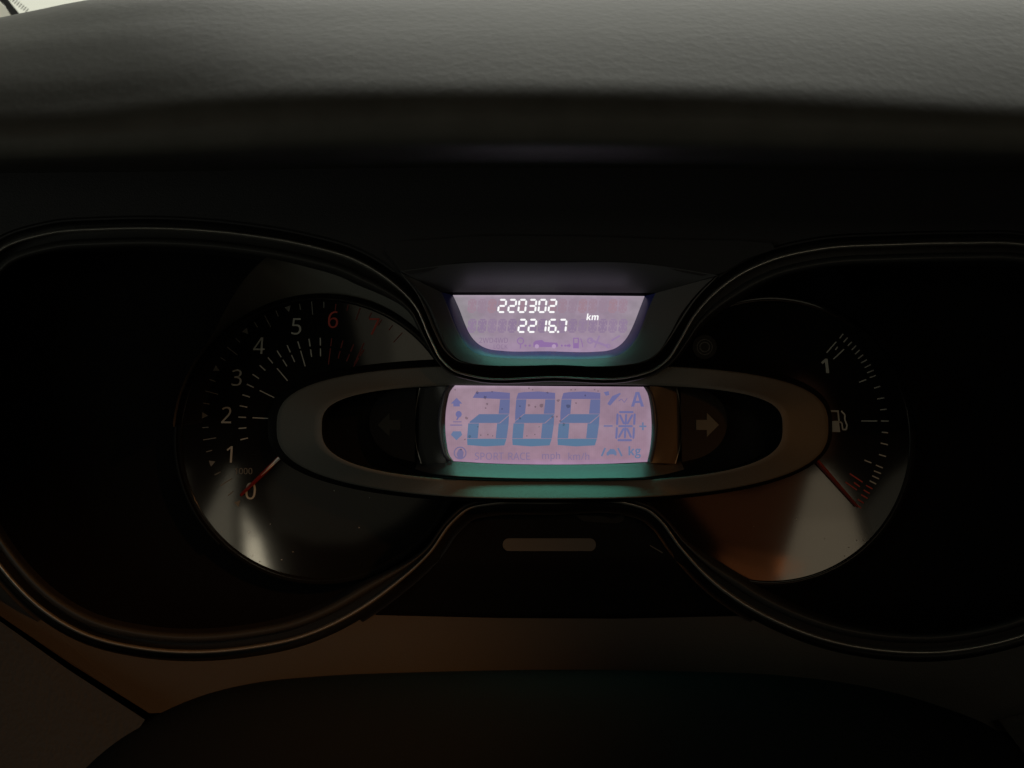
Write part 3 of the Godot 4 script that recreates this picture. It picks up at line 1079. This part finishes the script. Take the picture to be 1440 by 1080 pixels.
# ---------------------------------------------------------------- speed display
func speed_display() -> void:
	var zs := -0.0056
	var t := thing("speed_display", "wide pink speed screen with large blue unlit digit segments", "display", P0(771, 653, -0.02))
	var nz := FastNoiseLite.new()
	nz.seed = 11
	nz.frequency = 0.02
	var left := spline(v2([640, 542, 634, 549, 629, 566, 626.2, 595, 628.4, 624, 632, 640, 638, 648.5]), 5)
	var right := spline(v2([910, 649.5, 913.5, 634, 916, 610, 916, 590, 913.5, 566, 910, 552, 905, 544]), 5)
	var o := left.duplicate()
	o.append_array(spline(v2([638, 648.5, 690, 651.5, 770, 653.2, 850, 652.2, 910, 649.5]), 5))
	o.append_array(right)
	var clean := PackedVector2Array()
	for p in o:
		if clean.is_empty() or clean[-1].distance_to(p) > 0.4:
			clean.append(p)
	var tex := screen_texture(256, 112, func(u, v):
		var c := rgb8(170, 144, 160).lerp(rgb8(174, 140, 160), v)
		c = c.lerp(rgb8(188, 160, 178), 0.45 * exp(-pow((u - 0.10) / 0.09, 2.0) - pow((v - 0.35) / 0.4, 2.0)))
		c = c.lerp(rgb8(188, 150, 192), 0.7 * smoothstep(0.9, 1.0, v))
		c = c.lerp(rgb8(206, 180, 204), 0.55 * smoothstep(0.05, 0.0, v))
		c = c.lerp(rgb8(158, 132, 158), 0.5 * smoothstep(0.55, 0.85, u) * (1.0 - v))
		c = c.lerp(rgb8(178, 156, 176), 0.6 * smoothstep(0.965, 1.0, u))
		var k := 1.0 + 0.07 * nz.get_noise_2d(u * 256.0, v * 112.0) + 0.03 * nz.get_noise_2d(u * 900.0 + 40.0, v * 420.0) + 0.014 * sin(u * 620.0) + 0.008 * sin(v * 260.0)
		return Color(c.r * k, c.g * k, c.b * k))
	part("screen", plate(clean, zs, 0.001), screen_material(tex, 0.74), t)
	var zt := zs + 0.0002
	var vi := [glow(102, 100, 144), glow(97, 104, 145), glow(91, 108, 144), glow(89, 110, 144), glow(85, 113, 144)]
	for k in 3:
		var x0 := 656.7 + 63.6 * k
		var y0 := 530.0
		var q := func(a: Array) -> PackedVector2Array:
			var r := PackedVector2Array()
			for i in range(0, a.size(), 2):
				r.append(Vector2(x0 + (a[i] - 305.0) / 8.306, y0 + a[i + 1] / 8.306))
			return r
		var top := [372, 244, 412, 178, 610, 170, 806, 186, 806, 258, 690, 258] if k == 0 else [375, 188, 440, 178, 610, 170, 806, 186, 806, 258, 352, 258]
		var digit := part("digit", plate(q.call(top), zt, 0.0), vi[0], t)
		part("segment", plate(q.call([692, 263, 806, 263, 800, 430, 674, 430]), zt, 0.0), vi[1], digit)
		if k > 0:
			part("segment", plate(q.call([352, 263, 470, 263, 456, 430, 438, 434, 338, 514, 340, 420]), zt, 0.0), vi[1], digit)
		part("segment", plate(q.call([336, 524, 448, 435, 796, 435, 794, 444, 682, 538, 334, 538]), zt, 0.0), vi[2], digit)
		part("segment", plate(q.call([320, 543, 445, 543, 430, 718, 305, 718]), zt, 0.0), vi[3], digit)
		part("segment", plate(q.call([797, 450, 690, 543, 657, 543, 640, 718, 768, 718, 790, 560]), zt, 0.0), vi[2], digit)
		part("segment", plate(q.call([305, 723, 766, 723, 742, 800, 520, 812, 310, 796]), zt, 0.0), vi[4], digit)
	# unlit symbols and words
	var sym := glow(104, 104, 150)
	var symt := glow(98, 114, 150)
	var faint := glow(122, 108, 144)
	part("up_arrow_symbol", plate(v2([642, 559.5, 650, 567.5, 646.5, 567.5, 646.5, 571.5, 637.5, 571.5, 637.5, 567.5, 634, 567.5]), zt, 0.0), sym, t)
	var st := newst()
	plate(disc(Vector2(645, 582.5), 4.3, 4.6, 18), zt, 0.0, st)
	plate(v2([643, 586.5, 646, 586.5, 643.5, 590.5, 641.5, 590.5]), zt, 0.0, st)
	part("pedal_symbol", finish(st), sym, t)
	st = newst()
	plate(bar(Vector2(637, 593.2), Vector2(649, 593.2), 1.5), zt, 0.0, st)
	plate(bar(Vector2(633, 597.8), Vector2(650, 597.8), 1.9), zt, 0.0, st)
	part("bar_symbol", finish(st), faint, t)
	part("down_arrow_symbol", plate(v2([642, 619, 634, 611.5, 637, 606.5, 648, 606.5, 650, 611.5]), zt, 0.0), symt, t)
	st = newst()
	ring_into(st, Vector2(647, 637), 7.4, 9.0, zt, 0.0)
	plate(v2([644, 645, 642, 638, 645, 632, 649, 631, 652, 636, 651, 645]), zt, 0.0, st)
	part("foot_symbol", finish(st), glow(112, 104, 140), t)
	lettering("SPORT", 688, 641.5, 10.0, zt, faint, t, "unlit_word")
	lettering("RACE", 730, 641.5, 10.0, zt, faint, t, "unlit_word")
	lettering("mph", 775, 642.0, 9.4, zt, faint, t, "unlit_word")
	lettering("km/h", 814, 641.5, 9.6, zt, faint, t, "unlit_word")
	lettering("A", 896.5, 561.5, 20.0, zt, sym, t, "unlit_letter", 700)
	lettering("kg", 892.5, 636.0, 12.0, zt, symt, t, "unlit_word", 700)
	st = newst()
	plate(v2([849, 551.5, 856, 550, 857, 555.5, 852, 556.5]), zt, 0.0, st)
	plate(v2([854, 568, 861, 557, 872, 552.4, 873, 554, 866, 561.5, 858, 570.5]), zt, 0.0, st)
	part("gear_shift_symbol", finish(st), sym, t)
	st = newst()
	for q in [[Vector2(870, 564), Vector2(874, 561)], [Vector2(874, 561), Vector2(878, 566)], [Vector2(878, 566), Vector2(882, 560)]]:
		plate(bar(q[0], q[1], 1.3), zt, 0.0, st)
	part("wave_symbol", finish(st), faint, t)
	part("minus_symbol", plate(bar(Vector2(849, 599), Vector2(861.5, 599), 2.0), zt, 0.0), sym, t)
	st = newst()
	plate(bar(Vector2(899, 599.5), Vector2(909, 599.5), 2.2), zt, 0.0, st)
	plate(bar(Vector2(904, 594), Vector2(904, 598.3), 2.2), zt, 0.0, st)
	plate(bar(Vector2(904, 600.7), Vector2(904, 605), 2.2), zt, 0.0, st)
	part("plus_symbol", finish(st), symt, t)
	st = newst()
	var sh := seg_shapes(866.5, 579.5, 24.0, 39.5, 2.2, 3.0)
	for s in "abcdefghijklm":
		plate(sh[s], zt, 0.0, st)
	part("gear_character", finish(st), sym, t)
	st = newst()
	plate(bar(Vector2(846, 641.5), Vector2(851, 630), 2.4), zt, 0.0, st)
	plate(bar(Vector2(869, 630), Vector2(874.5, 641.5), 2.4), zt, 0.0, st)
	plate(v2([853, 640.5, 853, 636.5, 856, 634, 858, 631.5, 863.5, 631.5, 865.5, 634, 867, 636.5, 867, 640.5, 864.5, 640.5, 863.5, 639, 857, 639, 856, 640.5]), zt, 0.0, st)
	part("lane_symbol", finish(st), symt, t)
	# dried specks on the screen
	st = newst()
	var specks := [671, 552, 3.0, 682, 559, 3.2, 685, 568, 2.2, 683, 574, 1.6, 692, 551, 1.5, 656, 588, 2.6, 744, 546, 1.8, 749, 548, 1.6, 744, 570, 2.4, 761, 570, 4.0, 753, 572, 1.8, 770, 552, 2.0, 731, 588, 2.2, 731, 571, 1.7,
		785, 563, 2.8, 799, 571, 3.6, 810, 567, 1.8, 803, 548, 1.6, 809, 548, 1.6, 793, 597, 2.6, 788, 592, 2.0, 783, 586, 1.8, 660, 614, 2.6, 672, 600, 1.7, 676, 612, 1.5, 686, 611, 1.6, 693, 613, 1.4, 741, 613, 1.6, 752, 611, 1.5, 777, 586, 2.0, 823, 556, 1.8, 640, 548, 1.4, 648, 632, 2.0, 654, 618, 1.8, 706, 575, 1.6, 758, 600, 1.3, 836, 548, 1.4, 841, 550, 1.4]
	for i in range(0, specks.size(), 3):
		var pts := PackedVector2Array()
		for k in 10:
			var a := TAU * k / 10.0
			pts.append(Vector2(specks[i], specks[i + 1]) + Vector2(cos(a), sin(a)) * specks[i + 2] * rng.randf_range(0.55, 0.95))
		plate(pts, zs + 0.0004, 0.0, st)
	var dirt := StandardMaterial3D.new()
	dirt.albedo_color = Color(0.22, 0.2, 0.22, 0.38)
	dirt.transparency = BaseMaterial3D.TRANSPARENCY_ALPHA
	dirt.roughness = 0.9
	dirt.cull_mode = BaseMaterial3D.CULL_DISABLED
	var sp := part("dried_specks", finish(st), dirt, t)
	sp.set_meta("kind", "stuff")
	# housing: side bands, top strip and the lit ledge below
	var lo := PackedVector2Array()
	var lb := resample(left, 24)
	for i in lb.size():
		lo.append(lb[i] + Vector2(-9.0 - 2.0 * (1.0 - absf(i / 11.5 - 1.0)), 0))
	part("side_band", loft([lift(lb, zs + 0.0003), lift(lerp_line(lb, lo, 0.15), zs + 0.0012), lift(lerp_line(lb, lo, 0.8), zs + 0.001), lift(lo, zs - 0.0004), lift(lo, zs - 0.012)]), M.frame_slate, t)
	var rb := resample(right, 24)
	var ro := PackedVector2Array()
	for i in rb.size():
		ro.append(rb[i] + Vector2(7.0 + 2.0 * (1.0 - absf(i / 11.5 - 1.0)), 0))
	part("side_band", loft([lift(rb, zs + 0.0003), lift(lerp_line(rb, ro, 0.15), zs + 0.0012), lift(lerp_line(rb, ro, 0.8), zs + 0.001), lift(ro, zs - 0.0004), lift(ro, zs - 0.012)]), M.frame_slate, t)
	var l0 := resample(spline(v2([588, 642, 606, 646, 638, 649, 690, 652, 770, 653.6, 850, 652.6, 910, 650, 936, 646, 955, 642]), 6), 60)
	var l1 := resample(spline(v2([584, 660, 606, 666, 638, 669.4, 690, 672, 770, 673.4, 850, 672.8, 910, 671, 940, 666, 962, 660]), 6), 60)
	var zl := func(x: float, _y: float, z: float) -> float: return z - 0.018 * smoothstep(134.0, 182.0, absf(x - 771.0))
	part("ledge", loft([lift(l0, zl.bind(zs)), lift(lerp_line(l0, l1, 0.3), zl.bind(zs + 0.0016)), lift(lerp_line(l0, l1, 0.95), zl.bind(0.0022)), lift(l1, zl.bind(0.0024)), lift(l1, zl.bind(-0.004))]), M.ledge, t)


# ---------------------------------------------------------------- warning lamp panel below the waist
func warning_panel() -> void:
	var t := thing("warning_lamp_panel", "smoked black panel below the pink screen with a pale pill-shaped slot", "panel", P0(772, 868, -0.006))
	var ys := [706.0, 722.0, 745.0, 765.0, 780.0, 787.0, 795.0, 815.0, 840.0, 869.0]
	var zr := [-0.0050, -0.0046, -0.0032, -0.0021, -0.0014, -0.0012, -0.0014, -0.0028, -0.0052, -0.0085]
	var xl := [670.0, 650.0, 626.0, 612.0, 600.0, 595.0, 588.0, 567.0, 537.0, 490.0]
	var xr := [890.0, 912.0, 938.0, 955.0, 967.0, 972.0, 980.0, 1000.0, 1034.0, 1086.0]
	var rows := []
	for k in ys.size():
		var row := PackedVector3Array()
		for i in 41:
			var f := i / 40.0
			row.append(P(lerpf(xl[k], xr[k], f), ys[k] + 2.0 * sin(PI * f), zr[k]))
		rows.append(row)
	part("smoked_cover", loft(rows), M.smoked, t)
	part("pill_slot", plate(rounded(707, 757, 838, 775, 8.6), func(x, y): return -0.0017 + (y - 765.0) * 0.00008, 0.0), M.diffuser, t)
	part("lamp_window", plate(v2([808, 724, 850, 726, 862, 730, 874, 723, 879, 725, 876, 733, 868, 736, 845, 735, 820, 733]), -0.0036, 0.0), mat(0.012, 0.012, 0.011, 0.4, 0.2), t)
	part("edge_glint", plate(bar(Vector2(914, 767), Vector2(932, 777.5), 1.6), -0.0004, 0.0), M.diffuser, t)  # highlight on the cover's edge, drawn as a pale bar


# ---------------------------------------------------------------- lower dashboard
func lower_dash() -> void:
	var zt := func(x: float, y: float) -> float: return -0.0030 + (y - 860.0) * 0.00012
	var t := thing("lower_trim", "brown-lit dark trim strip below the bezel and warning panel", "trim", P0(600, 1010, 0.015))
	var top := PackedVector2Array()
	var n := ridge_line.size()
	var pts := []
	for i in n:
		if ridge_line[i].y > 700.0 and (ridge_line[i].x < 528.0 or ridge_line[i].x > 1044.0):
			pts.append(ridge_line[i] + ridge_out[i] * 13.0)
	pts.sort_custom(func(a, b): return a.x < b.x)
	for p in pts:
		if p.x < 528.0 and p.x > -110.0:
			top.append(p)
	top.append(Vector2(530, 865))
	top.append(Vector2(700, 869))
	top.append(Vector2(870, 870))
	top.append(Vector2(1044, 866))
	for p in pts:
		if p.x > 1046.0:
			top.append(p)
	for p in v2([1640, 1000, 1500, 1040, 1420, 1030, 1300, 1012, 1000, 990, 560, 990, 300, 1000, 210, 1003, 100, 934, 0, 866, -60, 800]):
		top.append(p)
	part("strip", plate(top, zt, 0.004), M.trim, t)
	var g := thing("side_dash_panel", "grained dark grey dash panel in the lower left corner", "dashboard panel", P0(-60, 1150, 0.03))
	part("cover", plate(v2([-420, 620, -100, 790, -8, 868, 95, 941, 204, 1012, 170, 1060, 60, 1220, -420, 1220]), func(x, y): return 0.004 + (y - 860.0) * 0.0001 + x * 0.00005, 0.010, null, 2.5), M.dash, g)
	var h := thing("side_dash_panel", "dark dash panel sliver in the lower right corner", "dashboard panel", P0(1560, 1150, 0.03))
	part("cover", plate(v2([1900, 800, 1640, 930, 1520, 985, 1404, 1012, 1440, 1060, 1500, 1220, 1900, 1220]), func(x, y): return 0.006 + (y - 860.0) * 0.0001, 0.010, null, 2.5), M.dash, h)
	var c := thing("steering_column_shroud", "smooth matt black steering column cover along the bottom", "column cover", P0(760, 1200, 0.04))
	var e := resample(spline(v2([60, 1140, 110, 1082, 160, 1040, 215, 1008, 285, 978, 360, 960, 450, 951, 600, 945, 770, 942, 950, 944, 1100, 950, 1220, 966, 1330, 996, 1400, 1026, 1450, 1070, 1490, 1130]), 8), 120)
	var rows := []
	for q in [[0.0, -0.02], [0.0, 0.020], [2.0, 0.026], [6.0, 0.032], [14.0, 0.038], [40.0, 0.047], [90.0, 0.057], [160.0, 0.066], [260.0, 0.074]]:
		var row := PackedVector3Array()
		for p in e:
			var c2 := Vector2(770, 1500)
			var d := (c2 - p).normalized()
			var pp: Vector2 = p + d * q[0]
			row.append(P(pp.x, pp.y, q[1]))
		rows.append(row)
	part("cover", loft(rows), M.shroud, c)
